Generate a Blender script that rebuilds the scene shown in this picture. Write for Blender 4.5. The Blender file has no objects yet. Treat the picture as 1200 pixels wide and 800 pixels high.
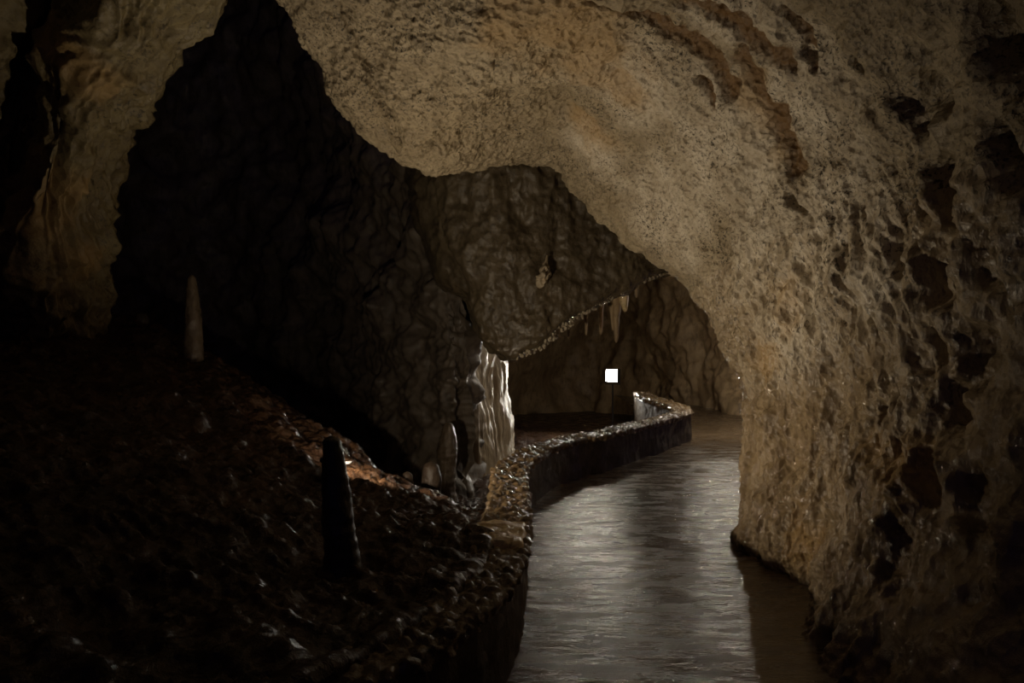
import bpy, math
import numpy as np

# ------------------------------------------------------------------ camera, world, exposure
F = 900.0          # focal length in pixels of the 1200 px wide frame
HY = 395.0         # horizon row
EYE = 1.65
scene = bpy.context.scene
cam_data = bpy.data.cameras.new("camera")
cam_data.sensor_width = 36.0
cam_data.lens = F / 1200.0 * 36.0
cam_data.shift_y = -5.0 / 1200.0
cam_data.clip_start = 0.05
cam_data.clip_end = 200
cam = bpy.data.objects.new("camera", cam_data)
cam.location = (0, 0, EYE)
cam.rotation_euler = (math.pi / 2, 0, 0)
scene.collection.objects.link(cam)
scene.camera = cam

world = bpy.data.worlds.new("world")
scene.world = world
world.use_nodes = True
world.node_tree.nodes["Background"].inputs[0].default_value = (0.35, 0.3, 1.0, 1)
world.node_tree.nodes["Background"].inputs[1].default_value = 0.05  # faint blue fill light, added; enters through the open back of the cave

scene.view_settings.view_transform = 'Standard'
scene.view_settings.look = 'None'
scene.view_settings.gamma = 1.0
scene.view_settings.use_curve_mapping = False
scene.view_settings.exposure = 0.0

WARM_POWER = 5400.0      # radiance of the warm flood lamp hidden behind the stalagmite
WHITE_POWER = 420.0      # radiance of the white flood lamp far down the path
ROOF_POWER = 270.0       # radiance of the two white lamps under the roof behind the rock curtain

# ------------------------------------------------------------------ helpers
def P(px, py, d):
    return np.array([(px - 600.0) / F * d, d, EYE - (py - HY) / F * d])

_rng = np.random.RandomState(7)
_perm = np.concatenate([_rng.permutation(256)] * 3).astype(np.int64)
_grad = _rng.normal(size=(256, 3)); _grad /= np.linalg.norm(_grad, axis=1)[:, None]
_rnd = _rng.rand(256, 3)

def _hash(ix, iy, iz):
    return _perm[_perm[_perm[ix & 255] + (iy & 255)] + (iz & 255)]

def perlin(p):
    i = np.floor(p).astype(np.int64); f = p - i
    w = f * f * f * (f * (f * 6 - 15) + 10)
    out = 0
    for dx in (0, 1):
        wx = w[:, 0] if dx else 1 - w[:, 0]
        for dy in (0, 1):
            wy = w[:, 1] if dy else 1 - w[:, 1]
            for dz in (0, 1):
                wz = w[:, 2] if dz else 1 - w[:, 2]
                g = _grad[_hash(i[:, 0] + dx, i[:, 1] + dy, i[:, 2] + dz)]
                out = out + wx * wy * wz * ((f[:, 0] - dx) * g[:, 0] + (f[:, 1] - dy) * g[:, 1] + (f[:, 2] - dz) * g[:, 2])
    return out * 1.6

def fbm(p, octaves=4, gain=0.5, lac=2.03):
    a, s, o = 1.0, 1.0, 0
    for k in range(octaves):
        o = o + a * perlin(p * s + 17.3 * k)
        a *= gain; s *= lac
    return o

def ridged(p, octaves=3):
    a, s, o = 1.0, 1.0, 0
    for k in range(octaves):
        o = o + a * (1 - 2 * np.abs(perlin(p * s + 31.7 * k)))
        a *= 0.5; s *= 2.1
    return o

def worley(p):
    """distance to the nearest and second nearest feature point, and the cell's random value"""
    i = np.floor(p).astype(np.int64); f = p - i
    f1 = np.full(len(p), 9.0); f2 = np.full(len(p), 9.0); cid = np.zeros(len(p))
    for dx in (-1, 0, 1):
        for dy in (-1, 0, 1):
            for dz in (-1, 0, 1):
                h = _hash(i[:, 0] + dx, i[:, 1] + dy, i[:, 2] + dz)
                r = _rnd[h]
                d = np.sqrt((dx + r[:, 0] - f[:, 0]) ** 2 + (dy + r[:, 1] - f[:, 1]) ** 2 + (dz + r[:, 2] - f[:, 2]) ** 2)
                near = d < f1
                f2 = np.where(near, f1, np.minimum(f2, d))
                cid = np.where(near, _rnd[(h * 7 + 3) & 255, 0], cid)
                f1 = np.where(near, d, f1)
    return f1, f2, cid

def smooth(a, b, x):
    t = np.clip((x - a) / (b - a), 0, 1)
    return t * t * (3 - 2 * t)

def catmull(ctrl, t):
    """ctrl (n, ...) sampled at parameters t in 0..n-1 along axis 0"""
    n = ctrl.shape[0]
    ext = np.concatenate([2 * ctrl[:1] - ctrl[1:2], ctrl, 2 * ctrl[-1:] - ctrl[-2:-1]], 0)
    i = np.clip(np.floor(t).astype(int), 0, n - 2)
    f = (t - i).reshape((-1,) + (1,) * (ctrl.ndim - 1))
    p0, p1, p2, p3 = ext[i], ext[i + 1], ext[i + 2], ext[i + 3]
    return 0.5 * (2 * p1 + (p2 - p0) * f + (2 * p0 - 5 * p1 + 4 * p2 - p3) * f ** 2 + (3 * p1 - p0 - 3 * p2 + p3) * f ** 3)

def params(counts):
    """sample positions: counts[k] samples in span k"""
    out = []
    for k, c in enumerate(counts):
        out.append(k + np.arange(c) / c)
    out.append([len(counts)])
    return np.concatenate(out)

def grid_normals(G):
    du = np.gradient(G, axis=1); dv = np.gradient(G, axis=0)
    n = np.cross(du, dv)
    l = np.linalg.norm(n, axis=2, keepdims=True); l[l < 1e-12] = 1
    return n / l

def grid_faces(nv, nu, wrap=False):
    a = np.arange(nv * nu).reshape(nv, nu)
    if wrap:
        a = np.concatenate([a, a[:, :1]], 1)
    return np.stack([a[:-1, :-1], a[:-1, 1:], a[1:, 1:], a[1:, :-1]], -1).reshape(-1, 4)

COL = scene.collection
def mesh_obj(name, verts, faces, mat, parent=None, normals=None, attrs=None, smooth_shade=True):
    me = bpy.data.meshes.new(name)
    verts = np.asarray(verts, dtype=np.float32).reshape(-1, 3)
    if isinstance(faces, np.ndarray) and faces.ndim == 2:
        k = faces.shape[1]
        me.vertices.add(len(verts)); me.vertices.foreach_set("co", verts.ravel())
        me.loops.add(faces.size); me.loops.foreach_set("vertex_index", faces.astype(np.int32).ravel())
        me.polygons.add(len(faces)); me.polygons.foreach_set("loop_start", np.arange(0, faces.size, k, dtype=np.int32))
        me.update(calc_edges=True)
    else:
        me.from_pydata([tuple(v) for v in verts], [], [tuple(f) for f in faces]); me.update()
    me.polygons.foreach_set("use_smooth", np.full(len(me.polygons), smooth_shade))
    for k, v in (attrs or {}).items():
        at = me.attributes.new(k, 'FLOAT', 'POINT'); at.data.foreach_set("value", np.asarray(v, dtype=np.float32).ravel())
    if normals is not None and smooth_shade:
        me.normals_split_custom_set_from_vertices([tuple(n) for n in normals])
    me.materials.append(mat)
    o = bpy.data.objects.new(name, me)
    COL.objects.link(o)
    if parent is not None:
        o.parent = parent
    return o

def structure(o, label=None):
    o["kind"] = "structure"
    if label: o["label"] = label
    return o

def tag(o, label, cat, group=None):
    o["label"] = label; o["category"] = cat
    if group: o["group"] = group
    return o

def empty(name, loc):
    o = bpy.data.objects.new(name, None); COL.objects.link(o); o.location = loc
    o.empty_display_size = 0.1
    return o

def box_mesh(sx, sy, sz, bev=0.0):
    import bmesh
    bm = bmesh.new(); bmesh.ops.create_cube(bm, size=1.0)
    for v in bm.verts: v.co.x *= sx; v.co.y *= sy; v.co.z *= sz
    if bev: bmesh.ops.bevel(bm, geom=bm.edges[:], offset=bev, segments=2, affect='EDGES', profile=0.5)
    return bm

def bm_obj(name, bm, mat, parent=None, loc=(0, 0, 0), rot=(0, 0, 0)):
    me = bpy.data.meshes.new(name); bm.to_mesh(me); bm.free(); me.materials.append(mat)
    o = bpy.data.objects.new(name, me); COL.objects.link(o)
    o.parent = parent; o.location = loc; o.rotation_euler = rot
    return o

# ------------------------------------------------------------------ materials
class NT:
    def __init__(s, name):
        s.m = bpy.data.materials.new(name); s.m.use_nodes = True
        s.t = s.m.node_tree; s.t.nodes.clear()
        s.out = s.t.nodes.new("ShaderNodeOutputMaterial")
        s.b = s.t.nodes.new("ShaderNodeBsdfPrincipled")
        s.t.links.new(s.b.outputs[0], s.out.inputs[0])
        s.co = s.t.nodes.new("ShaderNodeTexCoord").outputs["Object"]
    def link(s, a, b): s.t.links.new(a, b)
    def mapping(s, scale, rot=(0, 0, 0)):
        n = s.t.nodes.new("ShaderNodeMapping"); n.inputs["Scale"].default_value = scale; n.inputs["Rotation"].default_value = rot
        s.link(s.co, n.inputs["Vector"]); return n.outputs[0]
    def noise(s, scale, detail=4, rough=0.55, vec=None, dist=0.0):
        n = s.t.nodes.new("ShaderNodeTexNoise"); n.inputs["Scale"].default_value = scale
        n.inputs["Detail"].default_value = detail; n.inputs["Roughness"].default_value = rough; n.inputs["Distortion"].default_value = dist
        s.link(vec or s.co, n.inputs["Vector"]); return n.outputs["Fac"]
    def voronoi(s, scale, vec=None, feature='F1', out="Distance"):
        n = s.t.nodes.new("ShaderNodeTexVoronoi"); n.feature = feature; n.inputs["Scale"].default_value = scale
        s.link(vec or s.co, n.inputs["Vector"]); return n.outputs[out]
    def ramp(s, fac, stops):
        n = s.t.nodes.new("ShaderNodeValToRGB"); e = n.color_ramp.elements
        while len(e) < len(stops): e.new(0.5)
        for k, (p, c) in enumerate(stops):
            e[k].position = p; e[k].color = (c, c, c, 1) if isinstance(c, (int, float)) else (*c, 1)
        s.link(fac, n.inputs[0]); return n.outputs[0]
    def mix(s, fac, a, b, mode='MIX'):
        n = s.t.nodes.new("ShaderNodeMix"); n.data_type = 'RGBA'; n.blend_type = mode
        for sock, v in ((n.inputs[0], fac), (n.inputs[6], a), (n.inputs[7], b)):
            if isinstance(v, (int, float)): sock.default_value = v
            elif isinstance(v, tuple): sock.default_value = (*v, 1)
            else: s.link(v, sock)
        return n.outputs[2]
    def attr(s, name):
        n = s.t.nodes.new("ShaderNodeAttribute"); n.attribute_name = name; return n.outputs["Fac"]
    def math(s, op, a, b):
        n = s.t.nodes.new("ShaderNodeMath"); n.operation = op
        for sock, v in ((n.inputs[0], a), (n.inputs[1], b)):
            if isinstance(v, (int, float)): sock.default_value = v
            else: s.link(v, sock)
        return n.outputs[0]
    def bump(s, height, strength, dist, prev=None):
        n = s.t.nodes.new("ShaderNodeBump"); n.inputs["Strength"].default_value = strength; n.inputs["Distance"].default_value = dist
        s.link(height, n.inputs["Height"])
        if prev is not None: s.link(prev, n.inputs["Normal"])
        return n.outputs[0]
    def set(s, color=None, rough=None, normal=None, spec=None):
        for key, v in (("Base Color", color), ("Roughness", rough), ("Normal", normal), ("Specular IOR Level", spec)):
            if v is None: continue
            if isinstance(v, (int, float)): s.b.inputs[key].default_value = v
            elif isinstance(v, tuple): s.b.inputs[key].default_value = (*v, 1)
            else: s.link(v, s.b.inputs[key])

def rock_material(name, pale, mid, dark, brown=(0.135, 0.072, 0.022), amber=(0.36, 0.225, 0.085), rough=(0.35, 0.8), fine=38.0, spots=0.75, stretch=(1, 1, 1), bump=1.0, stains=True, wet=False, calcite=False, foot=False):
    n = NT(name)
    v = n.mapping(stretch)
    c = n.mix(n.ramp(n.noise(1.1, 5, 0.6, v), [(0.35, 0.0), (0.65, 1.0)]), mid, pale)
    c = n.mix(n.ramp(n.noise(7.0, 4, 0.6, v), [(0.42, 0.0), (0.75, 0.75)]), c, dark)
    if calcite:  # calcite tone that doubles as brighter light on the right
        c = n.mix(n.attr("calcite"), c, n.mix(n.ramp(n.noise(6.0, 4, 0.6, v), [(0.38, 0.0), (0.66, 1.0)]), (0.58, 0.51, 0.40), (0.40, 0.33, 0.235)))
    pits = n.ramp(n.noise(fine, 3, 0.65, v, 0.6), [(0.53, 0.0), (0.62, 1.0)])
    patch = n.ramp(n.noise(2.3, 2, 0.5, v), [(0.35, 0.25), (0.62, 1.0)])
    c = n.mix(n.math('MULTIPLY', n.math('MULTIPLY', pits, patch), spots), c, tuple(x * 0.22 for x in dark))
    if foot:
        c = n.mix(n.attr("foot"), c, n.mix(n.ramp(n.noise(4.0, 4, 0.6, n.mapping((1.6, 1.6, 0.3))), [(0.36, 0.0), (0.66, 1.0)]), (0.31, 0.23, 0.135), (0.13, 0.088, 0.046)))
    if stains:
        c = n.mix(n.attr("amber"), c, amber)
        c = n.mix(n.attr("stain"), c, brown)
    b = n.bump(n.noise(fine, 4, 0.7, v, 0.4), 0.55 * bump, 0.02)
    b = n.bump(n.voronoi(fine * 0.45, v), 0.5 * bump, 0.03, b)
    b = n.bump(n.noise(fine * 3.2, 2, 0.6), 0.4 * bump, 0.006, b)
    r = n.ramp(n.noise(3.1, 4, 0.65, v), [(0.3, rough[0]), (0.7, rough[1])])
    if foot: r = n.mix(n.attr("foot"), r, n.ramp(n.noise(5.0, 3, 0.6, v), [(0.38, 0.07), (0.65, 0.30)]))
    if wet: r = n.mix(n.attr("wet"), r, (0.12, 0.12, 0.12))
    n.set(c, r, b, 0.5)
    return n.m

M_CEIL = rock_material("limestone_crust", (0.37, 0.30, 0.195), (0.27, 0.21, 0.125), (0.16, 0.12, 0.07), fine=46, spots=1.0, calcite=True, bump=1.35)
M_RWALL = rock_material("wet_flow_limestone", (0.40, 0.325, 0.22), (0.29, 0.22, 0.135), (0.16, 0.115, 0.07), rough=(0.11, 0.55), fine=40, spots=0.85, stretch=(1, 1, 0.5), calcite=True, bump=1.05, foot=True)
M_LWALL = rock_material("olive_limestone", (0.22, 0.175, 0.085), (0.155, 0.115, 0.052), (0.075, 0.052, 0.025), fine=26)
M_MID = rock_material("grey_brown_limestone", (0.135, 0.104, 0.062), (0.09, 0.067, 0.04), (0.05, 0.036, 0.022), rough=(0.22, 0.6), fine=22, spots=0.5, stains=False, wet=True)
M_DARK = rock_material("dark_cavern_rock", (0.16, 0.125, 0.09), (0.11, 0.085, 0.06), (0.05, 0.04, 0.03), fine=14, spots=0.4, stretch=(1, 1, 0.5), stains=False)
M_FAR = rock_material("ochre_flowstone", (0.44, 0.32, 0.18), (0.31, 0.215, 0.115), (0.14, 0.09, 0.05), fine=12, spots=0.4, stretch=(1, 1, 0.4), stains=False)
M_FLOW = rock_material("pale_flowstone", (0.44, 0.36, 0.25), (0.33, 0.25, 0.15), (0.17, 0.115, 0.06), rough=(0.3, 0.6), fine=26, spots=0.25, stretch=(1, 1, 0.2), stains=False)
M_MITE = rock_material("stalagmite_calcite", (0.15, 0.115, 0.08), (0.11, 0.08, 0.052), (0.06, 0.042, 0.026), rough=(0.15, 0.45), fine=30, spots=0.3, stretch=(1, 1, 0.6), stains=False)
M_DMITE = rock_material("mud_coated_calcite", (0.05, 0.034, 0.023), (0.034, 0.023, 0.016), (0.018, 0.012, 0.009), rough=(0.28, 0.6), fine=26, spots=0.3, stretch=(1, 1, 0.6), stains=False)
M_RIM = rock_material("rim_glint_calcite", (0.50, 0.43, 0.32), (0.38, 0.31, 0.21), (0.2, 0.15, 0.09), rough=(0.08, 0.3), fine=40, spots=0.3, stains=False)
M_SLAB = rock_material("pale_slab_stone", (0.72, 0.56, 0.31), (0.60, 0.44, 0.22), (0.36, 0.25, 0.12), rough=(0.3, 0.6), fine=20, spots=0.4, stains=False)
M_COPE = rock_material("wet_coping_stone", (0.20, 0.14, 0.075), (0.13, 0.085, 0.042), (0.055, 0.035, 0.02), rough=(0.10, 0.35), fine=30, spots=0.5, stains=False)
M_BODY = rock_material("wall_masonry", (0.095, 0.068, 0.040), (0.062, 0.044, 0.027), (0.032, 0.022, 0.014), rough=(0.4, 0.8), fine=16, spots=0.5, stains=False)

def mud_material():
    n = NT("wet_red_mud")
    c = n.mix(n.ramp(n.noise(1.7, 5, 0.6), [(0.35, 0.0), (0.68, 1.0)]), (0.034, 0.017, 0.011), (0.088, 0.046, 0.023))
    c = n.mix(n.ramp(n.noise(9, 3, 0.6), [(0.5, 0.0), (0.7, 0.7)]), c, (0.018, 0.010, 0.008))
    b = n.bump(n.noise(20, 5, 0.7, None, 0.5), 0.7, 0.03)
    b = n.bump(n.voronoi(16), 0.5, 0.03, b)
    b = n.bump(n.noise(90, 2, 0.6), 0.5, 0.006, b)
    n.set(c, n.ramp(n.noise(4, 4, 0.6), [(0.35, 0.16), (0.65, 0.5)]), b, 0.5)
    return n.m
M_MUD = mud_material()

def path_material():
    n = NT("wet_concrete_path")
    v = n.mapping((1.8, 5.5, 1.0), (0, 0, 0.06))
    c = n.mix(n.ramp(n.noise(1.0, 5, 0.6), [(0.35, 0.0), (0.7, 1.0)]), (0.075, 0.050, 0.028), (0.15, 0.104, 0.062))
    c = n.mix(n.ramp(n.noise(2.0, 4, 0.6, v), [(0.45, 0.0), (0.7, 0.6)]), c, (0.03, 0.021, 0.014))
    b = n.bump(n.noise(1.3, 5, 0.65, v), 0.4, 0.035)
    b = n.bump(n.noise(42, 3, 0.7), 0.33, 0.012, b)
    b = n.bump(n.noise(110, 2, 0.7), 0.3, 0.004, b)
    r = n.mix(n.ramp(n.noise(1.5, 4, 0.65, v), [(0.38, 0.0), (0.62, 1.0)]), (0.10, 0.10, 0.10), (0.40, 0.40, 0.40))
    n.set(c, r, b, 0.6)
    return n.m
M_PATH = path_material()

def plain(name, col, rough=0.5, metal=0.0):
    n = NT(name)
    c = n.mix(n.ramp(n.noise(30, 3), [(0.4, 0.0), (0.7, 0.6)]), col, tuple(x * 0.6 for x in col))
    n.set(c, rough); n.b.inputs["Metallic"].default_value = metal
    return n.m
M_METAL = plain("black_painted_metal", (0.03, 0.03, 0.032), 0.45, 0.6)

def glow(name, col, strength):
    n = NT(name)
    n.set((0.8, 0.8, 0.8), 0.3)
    n.b.inputs["Emission Color"].default_value = (*col, 1); n.b.inputs["Emission Strength"].default_value = strength
    return n.m

# ------------------------------------------------------------------ vault: right wall, ceiling, left wall (one cast surface, split in three)
S2 = [(900, 695, 5.6), (884, 640, 6.0), (891, 555, 6.3), (880, 450, 6.8), (850, 372, 7.1), (790, 312, 7.4), (700, 232, 7.7), (640, 180, 7.8),
      (560, 188, 7.6), (490, 190, 7.3), (415, 130, 6.9), (365, 55, 6.5), (325, -25, 6.2), (272, -60, 6.3), (238, 2, 6.5), (150, 112, 6.8),
      (124, 190, 7.2), (104, 310, 7.6), (108, 380, 7.9), (112, 480, 8.1)]
S3 = [(958, 716, 5.0), (955, 640, 5.05), (962, 540, 5.15), (955, 440, 5.35), (925, 340, 5.6), (870, 250, 5.9), (790, 150, 6.1), (700, 90, 6.1),
      (610, 80, 6.1), (540, 80, 6.0), (470, 30, 5.9), (420, -20, 5.7), (340, -110, 5.4), (250, -130, 5.4), (180, -40, 5.5), (105, 60, 5.8),
      (72, 160, 6.1), (45, 280, 6.5), (45, 385, 6.9), (45, 500, 7.1)]
S4 = [(1005, 845, 3.6), (1075, 690, 3.6), (1130, 560, 3.6), (1140, 430, 3.7), (1120, 300, 3.8), (1080, 170, 4.0), (1000, 50, 4.2), (880, -40, 4.4),
      (760, -80, 4.5), (640, -100, 4.6), (540, -130, 4.6), (440, -180, 4.5), (320, -230, 4.4), (190, -220, 4.4), (85, -110, 5.3), (15, 10, 5.9),
      (-25, 130, 6.2), (-45, 270, 6.7), (-45, 385, 7.0), (-45, 520, 7.1)]
near = [(1.75, -.15), (2.0, .5), (2.1, 1.1), (2.15, 1.7), (2.15, 2.3), (2.05, 2.9), (1.8, 3.4), (1.3, 3.8), (.7, 4.0), (.1, 4.1), (-.5, 4.2), (-1.2, 4.3),
        (-1.9, 4.3), (-2.7, 4.1), (-3.3, 3.8), (-3.9, 3.3), (-4.3, 2.7), (-4.7, 2.1), (-4.9, 1.5), (-5.0, .5)]
s2 = np.array(S2, float); s3 = np.array(S3, float)
out2 = s3[:, :2] - s2[:, :2]; out2 /= np.linalg.norm(out2, axis=1)[:, None]
out2[0] = out2[1] = (1, 0); 
def pix(rows): return np.array([P(*r) for r in rows])
stations = [pix(np.column_stack([s2[:, :2] + out2 * 75, s2[:, 2] + 3.0])),
            pix(np.column_stack([s2[:, :2] + out2 * 26, s2[:, 2] + 0.9])),
            pix(S2), pix(S3), pix(S4),
            np.array([(x, 1.2, z) for x, z in near]), np.array([(x, -3.0, z) for x, z in near])]
ctrl = np.array(stations)                                   # (nv, nu, 3)
tv = params([14, 60, 190, 150, 60, 14])
tu = params([70, 60, 60, 60, 60, 70, 60, 50, 45, 45, 45, 30, 30, 25, 40, 45, 40, 40, 24])
G = catmull(ctrl, tv)
G = np.swapaxes(catmull(np.swapaxes(G, 0, 1), tu), 0, 1)
nv, nu = G.shape[:2]
U, V = np.meshgrid(tu, tv)
N = grid_normals(G)
cen = np.array([0.0, 4.0, 1.7])
if np.sum((cen - G[200, nu // 3]) * N[200, nu // 3]) < 0: N = -N
FLIP = np.sum((cen - G[200, nu // 3]) * np.cross(G[200, nu // 3 + 1] - G[200, nu // 3], G[201, nu // 3] - G[200, nu // 3])) < 0
p = G.reshape(-1, 3); u = U.ravel(); v = V.ravel()

# anisotropic coordinates: flow direction of the right wall runs down and towards the viewer
a = np.array([0.05, -0.42, -1.0]); a /= np.linalg.norm(a)
along = p @ a
flow = p - 0.74 * along[:, None] * a
warp = np.stack([fbm(p * 1.1 + 5, 2), fbm(p * 1.1 + 40, 2), fbm(p * 1.1 + 80, 2)], 1)
w_right = 1 - smooth(4.0, 6.3, u + 0.55 * np.clip(2.9 - v, -1, 1))       # flow wall
w_left = smooth(12.5, 14.0, u)
w_ceil = 1 - np.maximum(w_right, w_left)
w_nose = (1 - smooth(2.6, 3.3, v)) * (1 - smooth(3.0, 4.2, u))            # smooth flowstone foot at the corner
disp = 0.13 * fbm(p * 0.9, 3) + 0.05 * fbm(p * 3.3 + 9, 3)
f1, f2, _ = worley((flow + 0.10 * warp) * 6.5)
near_w = smooth(2.4, 3.2, v)
w_foot = (1 - smooth(0.9, 1.9, p[:, 2] + 0.5 * fbm(p * 1.3 + 71, 2))) * (1 - smooth(3.6, 4.4, u))    # smooth wet flowstone low on the wall
w_nose = np.maximum(w_nose, 0.9 * w_foot)
disp += w_right * (1 - 0.8 * w_nose) * (0.25 + 0.75 * near_w) * 0.055 * (smooth(0.05, 0.62, f1) - 0.6)
f1b, f2b, _ = worley((flow + 0.05 * warp) * 15.0 + 3)
disp += w_right * (1 - 0.5 * w_nose) * (1 - 0.7 * w_foot) * 0.03 * (smooth(0.05, 0.6, f1b) - 0.6)
disp += w_right * (1 - 0.75 * w_foot) * 0.03 * ridged(flow * 11.0 + 2, 3)
disp += w_right * 0.008 * fbm(p * 34, 2)
ribs = ridged(np.stack([p[:, 0] * 3.4, p[:, 1] * 3.4, p[:, 2] * 0.35], 1) + 0.12 * warp, 2) + 0.35 * ridged(np.stack([p[:, 0] * 11, p[:, 1] * 11, p[:, 2] * 1.1], 1) + 0.3 * warp, 2)
disp += w_nose * 0.06 * ribs + w_foot * 0.012 * fbm(p * 18 + 5, 3)
# ceiling crust: long shallow ledges following the arch plus crumbly relief
ledge = ridged(np.stack([u * 0.12, v * 3.0, 0 * u], 1) + 0.25 * warp, 2)
disp += w_ceil * (0.03 * ledge + 0.02 * fbm(p * 9 + 3, 3) + 0.018 * np.minimum(0, fbm(p * 24, 2)))
fc1, fc2, _ = worley(p * 9.0 + 0.3 * warp)
disp += w_ceil * 0.011 * (smooth(0, 0.3, fc2 - fc1) - 0.5)
# left limb: rough diagonal ledges
lform = ridged(np.stack([u * 0.35, v * 3.6, 0 * u + 4], 1) + 0.35 * warp, 3)
disp += w_left * (0.12 * lform + 0.04 * fbm(p * 7 + 20, 3))

# stains, recessed bands and hollows, each placed at a point of the rock
dec = G[::4, ::4].reshape(-1, 3)
dec_pix = np.stack([600 + F * dec[:, 0] / np.maximum(dec[:, 1], .1), HY - F * (dec[:, 2] - EYE) / np.maximum(dec[:, 1], .1)], 1)
okv = (dec[:, 1] > 1.5) & (V[::4, ::4].ravel() > 1.95)
def on_rock(x, y):
    d = np.where(okv, np.hypot(dec_pix[:, 0] - x, dec_pix[:, 1] - y), 1e9)
    return dec[np.argmin(d)]
def band(points, width):
    q = [on_rock(*c) for c in points]
    best = np.full(len(p), 9.0)
    for c0, c1 in zip(q[:-1], q[1:]):
        e = c1 - c0; L = max(e @ e, 1e-9)
        t = np.clip(((p - c0) @ e) / L, 0, 1)
        best = np.minimum(best, np.linalg.norm(p - c0 - t[:, None] * e, axis=1))
    nz = fbm(p * 5 + 60, 3)
    return 1 - smooth(0.45, 1.0, best / width + 0.45 * nz + 0.3 * np.maximum(0, fbm(p * 16, 2)))
stain = np.zeros(len(p))
for pts, wd in (([(700, 2), (735, 14), (775, 30)], 0.07), ([(775, 30), (815, 55), (838, 85), (850, 110)], 0.11), ([(862, 75), (885, 105), (905, 145), (922, 190)], 0.15),
                ([(800, -10), (850, 15), (890, 45), (925, 78)], 0.13), ([(925, 10), (945, 40), (955, 75)], 0.06), ([(818, 95), (835, 125)], 0.05)):
    stain = np.maximum(stain, band(pts, wd))
amber = np.zeros(len(p))
for x, y, r in ((690, 60, 0.55), (725, 90, 0.4), (690, 150, 0.4), (650, 20, 0.6), (935, 345, 0.3), (885, 130, 0.35), (920, 420, 0.3), (950, 640, 0.3), (50, 240, .5), (75, 300, .4), (90, 60, .3), (1050, 520, .25), (1085, 560, .25)):
    q = on_rock(x, y)
    amber = np.maximum(amber, 0.55 * (1 - smooth(0.15, 1.0, np.linalg.norm(p - q, axis=1) / r + 0.5 * fbm(p * 3 + 7, 3))))
calcite = np.zeros(len(p))  # pale calcite zones, lightened to stand in for stronger light on the right
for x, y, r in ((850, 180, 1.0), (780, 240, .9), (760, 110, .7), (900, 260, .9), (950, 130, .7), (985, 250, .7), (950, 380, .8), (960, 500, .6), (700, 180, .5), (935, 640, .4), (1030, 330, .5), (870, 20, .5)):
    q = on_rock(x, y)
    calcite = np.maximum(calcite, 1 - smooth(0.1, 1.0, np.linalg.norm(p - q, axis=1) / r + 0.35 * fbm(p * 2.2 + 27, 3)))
disp -= 0.045 * stain
for x, y, rw, rl, dp in ((1090, 112, .11, .16, .2), (1104, 220, .12, .24, .24), (1018, 72, .05, .12, .12), (946, 66, .05, .11, .12), (930, 236, .05, .12, .16), (1104, 325, .12, .18, .18),
                         (1075, 140, .08, .2, .14), (1150, 60, .15, .3, .2), (1062, 300, .07, .14, .14), (1100, 400, .07, .14, .15), (1160, 300, .1, .2, .15), (1150, 420, .13, .2, .18), (1175, 180, .1, .26, .2),
                         (1052, 490, .045, .13, .12), (1112, 560, .1, .2, .16), (1160, 590, .1, .24, .16), (985, 330, .04, .07, .08), (1006, 326, .04, .09, .1), (1000, 600, .03, .1, .06), (957, 682, .025, .05, .08),
                         (1035, 360, .04, .08, .08), (1130, 480, .1, .16, .15), (905, 195, .03, .06, .06), (1075, 620, .07, .12, .1)):
    q = on_rock(x, y); e = p - q
    al = e @ a
    pr = np.sqrt(np.maximum(np.sum(e * e, 1) - al * al, 0))
    r = np.sqrt((pr / rw) ** 2 + (al / rl) ** 2) + 0.25 * fbm(p * 6 + 11, 2)
    disp -= 0.7 * dp * (1 - smooth(0.45, 1.15, r))
# long cracks from the rim up into the ceiling
for pts in ([(495, 195), (455, 130), (420, 60), (400, 0)], [(470, 160), (440, 105), (410, 20)]):
    disp -= 0.05 * band(pts, 0.045)

disp *= smooth(0.0, 1.4, v)
D = (p + N.reshape(-1, 3) * disp[:, None]).reshape(nv, nu, 3)
DN = grid_normals(D)
if np.sum(DN[200, nu // 3] * N[200, nu // 3]) < 0: DN = -DN
cuts = [0, int(np.searchsorted(tu, 4.6)), int(np.searchsorted(tu, 13.0)), nu - 1]
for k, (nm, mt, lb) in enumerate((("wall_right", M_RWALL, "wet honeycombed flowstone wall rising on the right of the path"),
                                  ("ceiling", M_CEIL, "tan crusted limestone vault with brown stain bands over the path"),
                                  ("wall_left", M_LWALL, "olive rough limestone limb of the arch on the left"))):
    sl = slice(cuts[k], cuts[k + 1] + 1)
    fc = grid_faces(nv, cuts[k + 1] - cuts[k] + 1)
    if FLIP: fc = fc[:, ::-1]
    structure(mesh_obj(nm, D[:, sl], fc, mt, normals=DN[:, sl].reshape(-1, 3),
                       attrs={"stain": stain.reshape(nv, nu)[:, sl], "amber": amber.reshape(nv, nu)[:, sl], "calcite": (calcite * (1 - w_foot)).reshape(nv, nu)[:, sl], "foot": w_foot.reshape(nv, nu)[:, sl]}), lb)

def sheet(name, ctrl, cu, cv, fn, mat, face_to, label, kind="structure", attrs=None):
    tu, tv = params(cu), params(cv)
    G = catmull(np.asarray(ctrl, float), tv)
    G = np.swapaxes(catmull(np.swapaxes(G, 0, 1), tu), 0, 1)
    nv, nu = G.shape[:2]
    N = grid_normals(G)
    mid = (nv // 2, nu // 2)
    flip = np.sum((np.array(face_to) - G[mid]) * N[mid]) < 0
    if flip: N = -N
    U, V = np.meshgrid(tu, tv)
    d = fn(G.reshape(-1, 3), U.ravel(), V.ravel())
    D = G.reshape(-1, 3) + N.reshape(-1, 3) * d[:, None]
    fc = grid_faces(nv, nu)
    if flip: fc = fc[:, ::-1]
    o = mesh_obj(name, D, fc, mat, attrs={k: f(U.ravel(), V.ravel()) for k, f in (attrs or {}).items()})
    if kind == "structure": structure(o, label)
    return o

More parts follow.
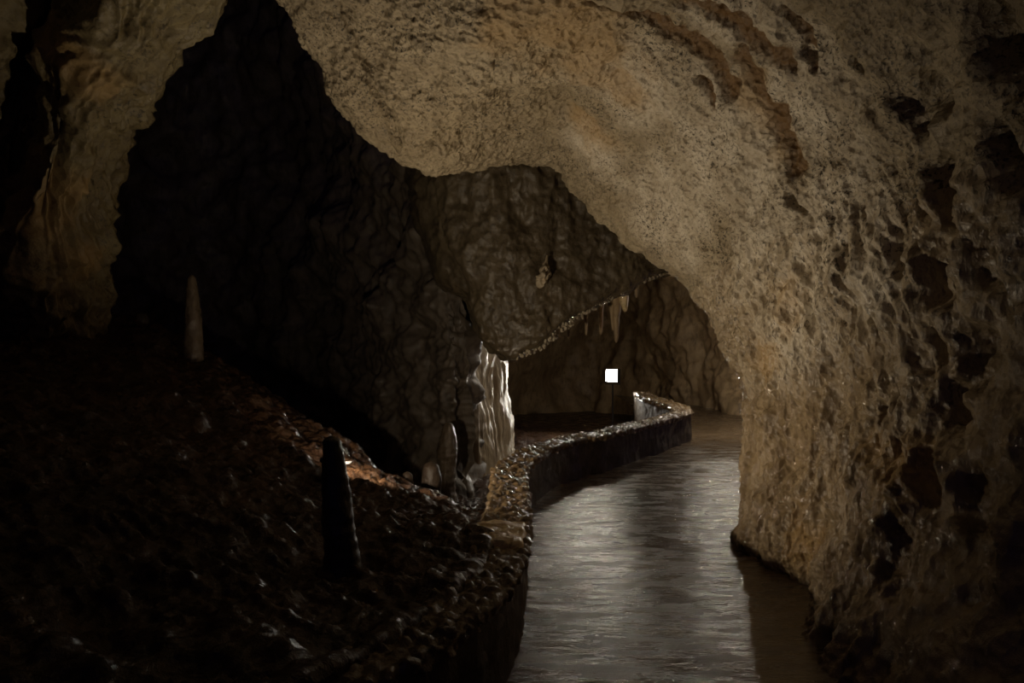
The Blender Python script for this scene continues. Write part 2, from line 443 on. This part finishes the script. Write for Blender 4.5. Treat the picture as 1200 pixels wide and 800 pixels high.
# ------------------------------------------------------------------ floor (path), parapet line
XP = np.array([(-3.0, -1.1), (1.0, -1.0), (2.2, -.75), (2.64, -.5), (2.93, -.33), (3.38, -.12), (3.8, 0), (4.3, .07), (5, .105), (6, .12), (7, .13), (7.5, .21), (8.3, .43), (9.1, .83), (9.65, 1.29), (12.0, 2.73)])
def xp(d): return np.interp(d, XP[:, 0], XP[:, 1])

ys = np.concatenate([np.linspace(-3, 2, 12), np.linspace(2.2, 12, 150), np.linspace(12.3, 26, 60)])
rows = []
for y in ys:
    x0 = float(xp(y)) - 0.14 if y < 12 else np.interp(y, [12, 13, 14.3, 16.5, 18, 26], [2.6, 2.85, 2.95, 2.85, 2.9, 3.0])
    x1 = np.interp(y, [-3, 3.6, 5.0, 6.5, 8, 26], [3.2, 3.2, 3.4, 3.6, 5.2, 8.5])
    xs = np.linspace(x0, x1, 90)
    z = 0.014 * fbm(np.stack([xs * 0.9, 0 * xs + y * 1.6, 0 * xs], 1), 3)
    rows.append(np.stack([xs, 0 * xs + y, z], 1))
rows = np.array(rows)
fc = grid_faces(*rows.shape[:2])
structure(mesh_obj("floor", rows, fc, M_PATH), "wet dark concrete path winding through the cave")

# ------------------------------------------------------------------ mud slope left of the path and pit ground beyond it
sx = np.array([-8, -7, -5, -4, -3, -2, -1.3, -.8, -.3, -.02, .10, .6, 1.6, 3.2])
sd = np.array([-3, 1.5, 3, 4, 5, 6, 7, 7.6, 8.4, 10, 14, 20, 26])
lo = [-.7, -.8, -.8, -.8]
sz = np.array([[1.6, 1.6, 1.2, 1.0, .85, .7, .6, .52, .46, .42] + lo,
               [1.6, 1.6, 1.2, 1.0, .85, .7, .6, .52, .46, .42] + lo,
               [1.6, 1.6, 1.3, 1.1, .92, .72, .58, .48, .43, .40] + lo,
               [1.7, 1.7, 1.4, 1.2, 1.0, .76, .58, .47, .42, .39] + lo,
               [1.8, 1.8, 1.5, 1.3, 1.08, .8, .57, .45, .38, .34] + lo,
               [1.85, 1.85, 1.6, 1.4, 1.15, .8, .55, .38, .25, .18] + lo,
               [1.85, 1.85, 1.75, 1.55, 1.25, .82, .44, .22, .05, -.1] + lo,
               [1.8, 1.8, 1.8, 1.6, 1.25, .72, .2, -.1, -.25, -.3] + lo,
               [1.75, 1.75, 1.85, 1.7, 1.1, .3, -.3, -.5, -.5, -.5] + lo,
               [1.6, 1.6, 1.6, 1.3, .4, -.4, -.6, -.6, -.6, -.6] + lo,
               [.6, .6, .4, .2, -.2, -.5, -.5, -.5, -.5, -.5, -.5, -.5, -.5, -.5],
               [-.5] * 14, [-.5] * 14])
sctrl = np.zeros((13, 14, 3))
for i, d in enumerate(sd):
    off = float(np.clip(xp(min(d, 8.6)), -1.1, 9)) - 0.12 if d < 9 else 0.45
    sctrl[i, :, 0] = sx + off * np.clip(1 + sx / 6.0, 0, 1); sctrl[i, :, 1] = d; sctrl[i, :, 2] = sz[i]
def slope_disp(p, u, v):
    q = np.stack([p[:, 0] - p[:, 1] * 0.6, p[:, 1] + p[:, 0] * 0.6, p[:, 2]], 1) * np.array([0.35, 1.3, 1.0])
    w = (1 - smooth(7.9, 9.2, u)) * smooth(0.9, 1.6, v)
    d = 0.06 * fbm(p * 1.6, 3) + 0.05 * ridged(q * 1.8 + 3, 3) + 0.016 * ridged(q * 8.0 + 1, 2) + 0.025 * fbm(p * 7, 3)
    f1, f2, c = worley(p * 4.2 + 0.3)
    d += 0.035 * np.clip(0.45 - f1, 0, 1) / 0.45 * (c > 0.6)
    f1, f2, c = worley(p * 11)
    d += 0.014 * (0.5 - f1) + 0.012 * fbm(p * 22, 2)
    return d * (0.15 + 0.85 * w) - 0.03
structure(sheet("floor_mud_slope", sctrl, [6, 30, 36, 46, 56, 50, 44, 44, 24, 6, 6, 6, 10], [6, 40, 80, 70, 60, 56, 36, 36, 30, 30, 16, 8], slope_disp, M_MUD, (-1, 6, 9), ""),
          "dark wet reddish mud slope left of the path")

# ------------------------------------------------------------------ far and back walls
def wall_disp(amp, freq, rib, stretch=0.3, lump=0.0):
    def fn(p, u, v):
        wq = p + 0.35 * np.stack([fbm(p * freq * .7 + 3, 2), fbm(p * freq * .7 + 33, 2), fbm(p * freq * .7 + 63, 2)], 1)
        q = wq * np.array([1, 1, stretch])
        f1, f2, c = worley(q * freq * 1.6)
        g1, g2, gc = worley(wq * np.array([1, 1, .55]) * freq * 3.0)
        return amp * fbm(p * freq * 0.5, 3) + rib * ridged(q * freq, 2) + 0.5 * rib * fbm(p * freq * 4, 3) - 0.5 * rib * smooth(.4, 0, f1) + lump * np.clip(.5 - g1, 0, 1) * (gc > .4)
    return fn

cols = [(-60, 9.5), (40, 12), (120, 14), (200, 16), (300, 16), (380, 14), (425, 12.6), (470, 11.8), (512, 10.9), (532, 10.9), (545, 11.6), (554, 17)]
rws = [(-420, -4.5), (-220, -2.0), (-60, 0), (150, 0.3), (300, 0.2), (420, 0), (520, -.1), (640, -.4)]
bctrl = [[P(px + (8 if (py > 350 and px > 500) else 0), py, max(d + dd * (0.5 if px > 400 else 1), 5)) for px, d in cols] for py, dd in rws]
def cavern_disp(p, u, v):
    wq = p + 0.25 * np.stack([fbm(p * 1.3 + 3, 2), fbm(p * 1.3 + 33, 2), fbm(p * 1.3 + 63, 2)], 1)
    g1, g2, gc = worley(wq * np.array([1.6, 1.6, .8]))
    h1, h2, hc = worley(wq * np.array([4.2, 4.2, 2.4]) + 5)
    return 0.42 * fbm(p * 0.5, 3) + 0.16 * fbm(p * 1.9 + 8, 4) + 0.22 * np.clip(.6 - g1, 0, 1) + 0.16 * np.clip(.5 - h1, 0, 1) * (hc > .45) + 0.03 * fbm(p * 9, 2)
sheet("wall_back", bctrl, [8, 12, 20, 28, 28, 34, 36, 36, 34, 30, 12], [10, 20, 50, 50, 50, 50, 24], cavern_disp, M_DARK, (0, 3, 2), "dark rock wall of the side cavern behind the mud slope")

cols = [(545, 19), (600, 21), (660, 22.5), (705, 23), (745, 21.5), (775, 20), (800, 19), (830, 18), (860, 17), (900, 16.5), (960, 14)]
rws = [(180, -1.5), (260, -.4), (320, 0), (390, .1), (450, 0), (490, -.3), (560, -.5)]
fctrl = [[P(px, py, d + dd) for px, d in cols] for py, dd in rws]
sheet("wall_far", fctrl, [10, 10, 14, 20, 24, 24, 26, 26, 20, 10], [10, 14, 36, 36, 20, 8], wall_disp(0.5, 0.8, 0.17, 0.22, .2), M_FAR, (2, 5, 2), "ochre brown flowstone wall at the far end of the path")

# hanging curtain of rock in the middle: front face, lower rim, underside and the roof beyond it
ux = [505, 520, 545, 560, 575, 600, 620, 640, 660, 690, 720, 750, 777, 808, 850, 910]
ub = [330, 335, 350, 392, 408, 419, 411, 400, 381, 362, 345, 331, 320, 314, 312, 312]
ut = [470, 488, 500, 520, 540, 570, 595, 620, 645, 680, 715, 748, 777, 808, 850, 910]
ud = [11.5, 10.2, 9.8, 9.6, 9.5, 9.4, 9.4, 9.4, 9.5, 9.6, 9.7, 9.8, 9.9, 10, 10, 10]
rowsC = []
for f, dd in ((-0.25, -.3), (0.0, 0.0), (0.33, 0.12), (0.66, 0.06), (0.92, -.02), (1.0, 0.06)):
    rowsC.append([P(ut[k] + (ux[k] - ut[k]) * max(f, 0), 130 + (ub[k] - 130) * f, ud[k] + dd) for k in range(16)])
edge = [P(ux[k], ub[k], ud[k] + .06) for k in range(16)]
for dy, dz in ((.55, .015), (1.6, .14), (3.2, 0.6), (6.0, 1.1)):
    rowsC.append([e + np.array([0.02 * dy * (k - 8) * .3, dy, dz]) for k, e in enumerate(edge)])
rowsC.append([np.array([-1.5 + k * .55, 24.0, 3.3]) for k in range(16)])
def curtain_disp(p, u, v):
    q = p * np.array([1, 1, 0.25])
    d = 0.10 * fbm(p * 1.0 + 5, 3) + 0.05 * ridged(q * 2.4 + 1, 2) * (1 - smooth(2.5, 4, v)) + 0.03 * fbm(p * 7, 3)
    # fold: the left half bulges forward and ends along a slanting edge
    line = (u - 5.2) - (v - 1.9) * 1.3
    d = d + 0.10 * (1 - smooth(-0.5, 0.5, line)) * smooth(1.2, 2.2, v) * (1 - smooth(3.0, 3.6, v))
    rim = smooth(4.3, 5.0, v) * (1 - smooth(6.0, 7.0, v))
    f1, f2, c = worley(p * np.array([7, 7, 7]))
    d = d + rim * 0.09 * (0.5 - f1)
    return d * (1 - 0.35 * smooth(3.9, 4.9, v))
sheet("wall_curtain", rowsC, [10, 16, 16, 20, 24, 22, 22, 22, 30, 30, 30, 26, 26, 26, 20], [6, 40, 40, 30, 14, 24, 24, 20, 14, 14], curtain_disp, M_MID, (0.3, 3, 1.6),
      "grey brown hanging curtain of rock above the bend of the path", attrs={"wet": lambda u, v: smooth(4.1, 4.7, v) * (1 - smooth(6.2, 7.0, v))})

# pale wet knobs added to give the curtain's lower rim its glints
rr = np.random.RandomState(3)
base_ang = np.linspace(0, 2 * math.pi, 7, endpoint=False)
rim_v, rim_f = [], []
uxa, uba, uda = np.array(ux, float), np.array(ub, float), np.array(ud, float)
for k in range(300):
    x = rr.uniform(604, 800)
    band_h = np.interp(x, [604, 640, 660, 700, 760, 800], [4, 9, 11, 7, 3, 2])
    y = np.interp(x, uxa, uba) + rr.uniform(-.25, .75) * band_h
    d = np.interp(x, uxa, uda) + rr.uniform(.0, .12)
    c = P(x, y, d); r0 = rr.uniform(.006, .017) * (1.2 if x < 700 else .8)
    lat = []
    for lv, (zz_, fr) in enumerate(((-.9, .45), (-.3, 1.0), (.4, .95), (.95, .4))):
        for a_ in base_ang:
            q_ = r0 * fr * (1 + rr.uniform(-.25, .25))
            rim_v.append(c + np.array([q_ * math.cos(a_), q_ * math.sin(a_), r0 * zz_ * 1.4]))
    o0 = k * 28
    for lv in range(3):
        for a_ in range(7):
            b_ = (a_ + 1) % 7
            rim_f.append((o0 + lv * 7 + a_, o0 + lv * 7 + b_, o0 + lv * 7 + 7 + b_, o0 + lv * 7 + 7 + a_))
    rim_f.append(tuple(o0 + a_ for a_ in range(6, -1, -1))); rim_f.append(tuple(o0 + 21 + a_ for a_ in range(7)))
rim = mesh_obj("rim_glint_knobs", np.array(rim_v), rim_f, M_RIM, bpy.data.objects["wall_curtain"], smooth_shade=False)
rim["kind"] = "stuff"

# ------------------------------------------------------------------ flowstone and stone growths (things)
def lathe(name, label, cat, base, height, radii, mat, lean=(0, 0), seg=40, rings=70, rough=0.12, seed=0, group=None, hang=False, freq=9.0, sink=0.12, ring_amp=0.03, squash=1.0):
    """a stalagmite (or, with hang, a stalactite): radii from root to tip along the height"""
    t = np.linspace(0, 1, rings) ** 0.9
    rr = np.interp(t, np.linspace(0, 1, len(radii)), radii)
    k = np.ones(7) / 7
    rr = np.concatenate([np.convolve(np.pad(rr, 3, mode='edge'), k, mode='valid')[:-4], rr[-4:]])
    rr[-1] = 1e-4; rr[-2] = min(rr[-2], rr[-4] * .6); rr[-3] = min(rr[-3], rr[-4] * .85)
    z = -sink + t * (height + sink)
    ang = np.linspace(0, 2 * math.pi, seg, endpoint=False)
    T, A = np.meshgrid(t, ang, indexing='ij')
    R = rr[:, None] * (1 + 0 * A); Z = z[:, None] + 0 * A
    X = R * np.cos(A) * squash; Y = R * np.sin(A)
    q = np.stack([X, Y, Z * 0.6], -1).reshape(-1, 3) * freq + seed * 7.7
    nz = fbm(q, 3).reshape(R.shape) * rough + ring_amp * np.sin(Z * 60 / max(height, .3) + 2 * fbm(q * .5, 2).reshape(R.shape))
    X = X * (1 + nz) + lean[0] * T ** 1.2; Y = Y * (1 + nz) + lean[1] * T ** 1.2
    s = -1 if hang else 1
    verts = np.stack([X, Y, s * Z], -1)
    fc = grid_faces(rings, seg, True)
    if hang: fc = fc[:, ::-1]
    o = mesh_obj(name, verts, fc, mat)
    o.location = tuple(float(c) for c in base)
    return tag(o, label, cat, group)

lathe("stalagmite", "stout dark stalagmite with a blunt tip low on the mud slope", "stalagmite", P(402, 656, 3.9), 0.63,
      [.115, .092, .086, .084, .08, .074, .064, .052, .044], M_DMITE, lean=(-.065, 0.02), seed=1, rough=.10, ring_amp=.025)
lathe("stalagmite", "tall slim pale stalagmite standing on the crest of the mud slope", "stalagmite", P(228, 440, 7.9), 1.04,
      [.15, .105, .098, .094, .09, .084, .074, .058, .034], M_MITE, lean=(-.03, 0), seed=2, rough=.07, ring_amp=.02)
small = [("round topped stump just right of the taller stub on the slope's far edge", 505, 585, 7.3, .36, .10, 0),
         ("small knob left of the dark stump, behind the bulge of the mud slope", 477, 580, 7.1, .22, .065, 1),
         ("pointed stub on the crest midway between the two big stalagmites", 313, 494, 7.7, .25, .085, 2),
         ("low knob on the crest right beside the tall slim stalagmite", 268, 463, 7.85, .13, .085, 3),
         ("tiny knob on the crest, second right of the tall slim stalagmite", 287, 474, 7.8, .11, .055, 4),
         ("low knob on the crest left of the tall slim stalagmite, at its foot", 207, 432, 8.0, .14, .09, 5),
         ("small knob high on the crest near the left rock limb", 165, 380, 8.4, .14, .08, 6),
         ("tiny stub on the crest left of the stout dark stalagmite", 340, 507, 7.5, .15, .05, 7)]
small[0] = ("broad dark round topped stump behind the lower end of the mud slope",) + small[0][1:]
for lb, px, py, d, h, r, sd_ in small:
    lathe("small_stalagmite", lb, "stalagmite", P(px, py, d), h, [r * 1.2, r * 1.05, r, r * .95, r * .85, r * .65], M_DMITE, seed=10 + sd_, rough=.18, rings=26, seg=22, freq=7, group="small stalagmites along the crest of the slope", ring_amp=.0)

lathe("stalagmite", "knobby pale column standing left of the lit flowstone drapery", "stalagmite", P(524, 566, 10.3), .82,
      [.14, .12, .13, .10, .12, .15, .13, .09, .06], M_MITE, lean=(.02, 0), seed=5, rough=.25, rings=60, seg=32, freq=5, sink=.25)

# flowstone drapery lit by the far lamp: a rounded column with vertical ribs
fl_u = [(546, 13.6), (545, 12.5), (548, 12.0), (555, 11.8), (566, 11.9), (580, 12.6), (591, 13.3), (597, 14.2), (594, 15.6)]
fl_rows = [(270, 34, .5), (340, 16, .6), (400, 4, .85), (460, 0, 1.0), (510, 0, 1.1), (540, -2, 1.2), (585, -6, 1.3)]
flc = [[P(537 + (px - 545) * sc + dx, py, d) for (px, d) in fl_u] for py, dx, sc in fl_rows]
def flow_disp(p, u, v):
    q = np.stack([p[:, 0] * 3.0, p[:, 1] * 1.7, p[:, 2] * .22], 1)
    return smooth(.6, 2.6, u) * 0.10 * ridged(q * 1.3 + 4, 2) + 0.03 * fbm(p * np.array([6, 6, 3.0]), 3) + 0.05 * fbm(p * 1.5, 2)
fl = sheet("flowstone_drapery", flc, [12, 20, 30, 36, 36, 30, 20, 14], [16, 30, 36, 36, 24, 16], flow_disp, M_FLOW, (3, 9, 1), "", kind="thing")
tag(fl, "pale ribbed flowstone drapery lit from the right below the rock curtain", "flowstone")

# stalactites under the rim of the curtain
teeth = [("longest stalactite hanging above the lamp, twin pronged at its root", 722, 344, 10.9, 0.70, [.20, .17, .12, .075, .05, .042, .034, .02], .0, 1.0),
         ("short blunt amber stalactite right beside the longest one", 730, 340, 10.6, .30, [.10, .095, .09, .08, .06, .03], .03, .9),
         ("small pointed stalactite at the right end of the row", 745, 332, 10.6, .20, [.07, .055, .05, .03, .015], .01, 1.0),
         ("slender stalactite left of the lamp, third from the left", 704, 352, 11.2, .5, [.07, .05, .04, .03, .02], .0, 1.0),
         ("short thin tapering stalactite, second from the left of the row", 687, 363, 10.6, .36, [.08, .06, .04, .022, .012], .0, 1.0),
         ("short pointed stalactite at the left end of the row", 668, 374, 10.4, .26, [.07, .05, .035, .02, .01], -.02, 1.0)]
for k, (lb, px, py, d, h, rad, ln, sq) in enumerate(teeth):
    lathe("stalactite", lb, "stalactite", P(px, py, d), h, rad, M_FAR if k != 1 else M_SLAB, lean=(ln, 0), hang=True, seed=30 + k, rough=.16, rings=44, seg=28, freq=8, sink=.25, group="stalactites under the rock curtain", ring_amp=.0, squash=sq)
pr = lathe("prong", "", "", (-.075, 0, -.02), .50, [.11, .08, .055, .04, .028, .015], M_FAR, lean=(.03, 0), hang=True, seed=41, rough=.16, rings=40, seg=24, freq=8, sink=.2, ring_amp=0)
for key in ("label", "category"): del pr[key]
pr.parent = bpy.data.objects["stalactite"]

# pale crystalline fin on the curtain
fin = lathe("calcite_fin", "small pale jagged calcite fin on the face of the rock curtain", "calcite fin", P(641, 302, 9.42), .38, [.01, .03, .08, .11, .09, .035], M_FLOW, lean=(-.085, -.03), hang=True, seed=50, rough=.7, rings=50, seg=34, freq=20, sink=.03, ring_amp=0, squash=.7)

# ------------------------------------------------------------------ parapet
line = np.array([(x, y) for y, x in XP] + [(2.95, 12.7), (3.06, 13.6), (2.98, 14.6), (2.92, 15.8), (2.97, 17.0)])
seglen = np.concatenate([[0], np.cumsum(np.linalg.norm(np.diff(line, axis=0), axis=1))])
def resample(step):
    idx = catmull(line, params([16] * (len(line) - 1)))
    l = np.concatenate([[0], np.cumsum(np.linalg.norm(np.diff(idx, axis=0), axis=1))])
    s = np.arange(0, l[-1], step)
    q = np.stack([np.interp(s, l, idx[:, 0]), np.interp(s, l, idx[:, 1])], 1)
    k = 9; kern = np.ones(k) / k
    q = np.stack([np.convolve(np.pad(q[:, c], k // 2, mode='edge'), kern, 'valid') for c in (0, 1)], 1)
    t = np.gradient(q, axis=0); t /= np.linalg.norm(t, axis=1)[:, None]
    nl = np.stack([-t[:, 1], t[:, 0]], 1)          # left of travel = outer side
    return q, nl
def sweep(name, step, section, mat, fn, parent, closed=False):
    q, nl = resample(step)
    sec = np.array(section)
    w = sec[:, 0][None, :, None] * nl[:, None, :] + q[:, None, :]
    Gs = np.concatenate([w, np.broadcast_to(sec[:, 1][None, :, None], w.shape[:2] + (1,))], 2)
    n = grid_normals(Gs)
    # make normals point away from the core of the section
    core = np.concatenate([q + nl * .15, np.full((len(q), 1), np.mean(sec[:, 1]) if not closed else .2)], 1)
    flip = np.sum((Gs[len(q) // 2, 0] - core[len(q) // 2]) * n[len(q) // 2, 0]) < 0
    if flip: n = -n
    d = fn(Gs.reshape(-1, 3))
    Ds = Gs.reshape(-1, 3) + n.reshape(-1, 3) * d[:, None]
    fc = grid_faces(*Gs.shape[:2])
    if flip: fc = fc[:, ::-1]
    return mesh_obj(name, Ds, fc, mat, parent)
par = empty("parapet_wall", (0, 0, 0))
tag(par, "low stone parapet wall curving along the left edge of the path", "parapet")
def lin(a, b, n): return [tuple(np.array(a) + (np.array(b) - np.array(a)) * t) for t in np.linspace(0, 1, n, endpoint=False)]
body_sec = lin((0.005, -.25), (0.005, .425), 16) + lin((0.005, .425), (.28, .43), 8) + lin((.28, .43), (.29, -.9), 18) + [(.29, -.9)]
def body_fn(p):
    f1, f2, c = worley(p * np.array([3.2, 3.2, 5.0]))
    return 0.012 * smooth(0, .14, f2 - f1) + 0.018 * fbm(p * 2.5, 2) + 0.008 * fbm(p * 14, 2) - .012
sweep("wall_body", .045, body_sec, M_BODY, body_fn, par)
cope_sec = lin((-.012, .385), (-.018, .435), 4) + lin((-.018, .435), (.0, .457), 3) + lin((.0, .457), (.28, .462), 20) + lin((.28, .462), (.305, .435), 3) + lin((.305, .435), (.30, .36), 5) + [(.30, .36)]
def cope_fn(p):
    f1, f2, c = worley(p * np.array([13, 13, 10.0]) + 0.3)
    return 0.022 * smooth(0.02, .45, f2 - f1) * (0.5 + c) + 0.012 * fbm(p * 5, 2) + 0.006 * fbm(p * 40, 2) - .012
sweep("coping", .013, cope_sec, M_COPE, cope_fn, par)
# pale bare slab set on the coping
ns, ms = 46, 30
T, W = np.meshgrid(np.linspace(0, 1, ns), np.linspace(0, 1, ms), indexing='ij')
dd = 4.34 + T * .56 + .05 * fbm(np.stack([W * 2.2, 0 * W, 0 * W + 5], -1).reshape(-1, 3), 2).reshape(W.shape)
wobble = .035 * fbm(np.stack([T * 3, 0 * T, 0 * T + 9], -1).reshape(-1, 3), 2).reshape(T.shape)
left = -.21 + wobble - .06 * smooth(.6, .95, T); right = xp(4.34 + T * .56) + .012 + wobble * .4
xx = left + (right - left) * W
edge_d = np.minimum(np.minimum(W, 1 - W) * .28, np.minimum(T, 1 - T) * .5)
ff1, ff2, cc = worley(np.stack([xx * 7, dd * 7, 0 * xx], -1).reshape(-1, 3))
zz = .425 + .06 * smooth(0, .035, edge_d) + (.012 * fbm(np.stack([xx * 6, dd * 6, 0 * xx], -1).reshape(-1, 3), 3) + .006 * cc - .012 * (1 - smooth(0, .06, ff2 - ff1))).reshape(xx.shape)
fcs = grid_faces(ns, ms)[:, ::-1]
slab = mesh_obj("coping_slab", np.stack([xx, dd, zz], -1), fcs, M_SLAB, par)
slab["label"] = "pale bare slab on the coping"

# ------------------------------------------------------------------ flood lamps
import bmesh
from mathutils import Vector, Euler
def add_box(bm, c, h):
    g = bmesh.ops.create_cube(bm, size=2.0)
    for vv in g['verts']:
        vv.co.x = vv.co.x * h[0] + c[0]; vv.co.y = vv.co.y * h[1] + c[1]; vv.co.z = vv.co.z * h[2] + c[2]

def flood_lamp(name, label, loc, aim, size, glass_mat, depth, post, hang=False, dome=False, flap=0.0, shelf=0.0):
    """square housing looking along local +Y, glass, stirrup bracket and post"""
    root = empty(name, tuple(loc)); tag(root, label, "lamp")
    rot = Vector(aim).to_track_quat('Y', 'Z').to_euler()
    s, w, t = size, size * .62, size * .05
    lip = 0.0 if dome else .02
    bm = bmesh.new()
    add_box(bm, (0, -depth, 0), (w, t, w))
    for q in (-1, 1):
        add_box(bm, (q * w, (lip - depth) / 2, 0), (t, (depth + lip) / 2, w + t))
        add_box(bm, (0, (lip - depth) / 2, q * w), (w, (depth + lip) / 2, t))
    bm_obj("housing", bm, M_METAL, root, rot=rot)
    if dome:
        g = bmesh.new()
        bmesh.ops.create_uvsphere(g, u_segments=20, v_segments=12, radius=s * .5)
        bmesh.ops.translate(g, verts=g.verts, vec=(0, -s * .18, 0))
        bm_obj("glass", g, glass_mat, root, rot=rot)
    else:
        bm_obj("glass", box_mesh(s * 1.1, .012, s * 1.1, .004), glass_mat, root, rot=rot)
    if flap:  # unseen plate added to keep the light off the near right wall
        b = bmesh.new()
        add_box(b, (0, 0, 0), (w * 1.6, .003, flap / 2))
        side = Vector((0, -1, 0))
        c = Vector(aim).normalized() * (flap / 2 - .01) + side * (w * 1.15)
        bm_obj("barn_door", b, M_METAL, root, loc=c, rot=(0, math.atan2(aim[0], aim[2]), 0))
    if shelf:  # second unseen plate, added to cut light spilling onto the slope
        b = bmesh.new()
        add_box(b, (0, 0, 0), (shelf / 2, w * 1.5, .003))
        up = Vector((-aim[2], 0, aim[0])).normalized()
        bm_obj("barn_door", b, M_METAL, root, loc=-up * (w + .004) + Vector((shelf / 2 - .01, 0, 0)))
    b = bmesh.new()
    sg = 1 if hang else -1
    for q in (-1, 1):
        add_box(b, (q * (w + .02), -depth / 2, sg * (w + .05) / 2), (.006, .015, (w + .05) / 2))
    add_box(b, (0, -depth / 2, sg * (w + .05)), (w + .03, .015, .006))
    bm_obj("bracket", b, M_METAL, root, rot=(0, 0, rot.z))
    ps = bmesh.new()
    bmesh.ops.create_cone(ps, cap_ends=True, segments=14, radius1=.018, radius2=.018, depth=post)
    yo = Vector((0, -depth / 2, 0)); yo.rotate(Euler((0, 0, rot.z)))
    bm_obj("post", ps, M_METAL, root, loc=(yo.x, yo.y, sg * (w + .05 + post / 2)))
    return root

W_GLASS = glow("white_lamp_glass", (1.0, .94, .82), WHITE_POWER)
R_GLASS = glow("roof_lamp_glass", (1.0, .88, .70), ROOF_POWER)
flood_lamp("flood_lamp", "glaring white square flood lamp beyond the parapet bend", P(717, 440, 17.2), (-.55, -1, .12), .235, W_GLASS, .10, 1.0)
flood_lamp("flood_lamp", "white flood lamp under the roof behind the rock curtain", P(690, 334, 13.0), (-.1, -1, -.32), .16, R_GLASS, .08, .5, hang=True)
flood_lamp("flood_lamp", "white flood lamp under the roof behind the arch on the right", P(853, 350, 13.0), (.1, .2, -1), .16, glow("arch_lamp_glass", (1.0, .88, .70), 2.8 * ROOF_POWER), .15, .7, hang=True, dome=True)
flood_lamp("flood_lamp", "small warm flood lamp tucked behind the stout dark stalagmite", (-1.315, 5.6, .77), (.78, .16, .62), .07,
           glow("warm_lamp_glass", (1.0, .83, .60), WARM_POWER), .07, .16, dome=True, flap=.085, shelf=.12)
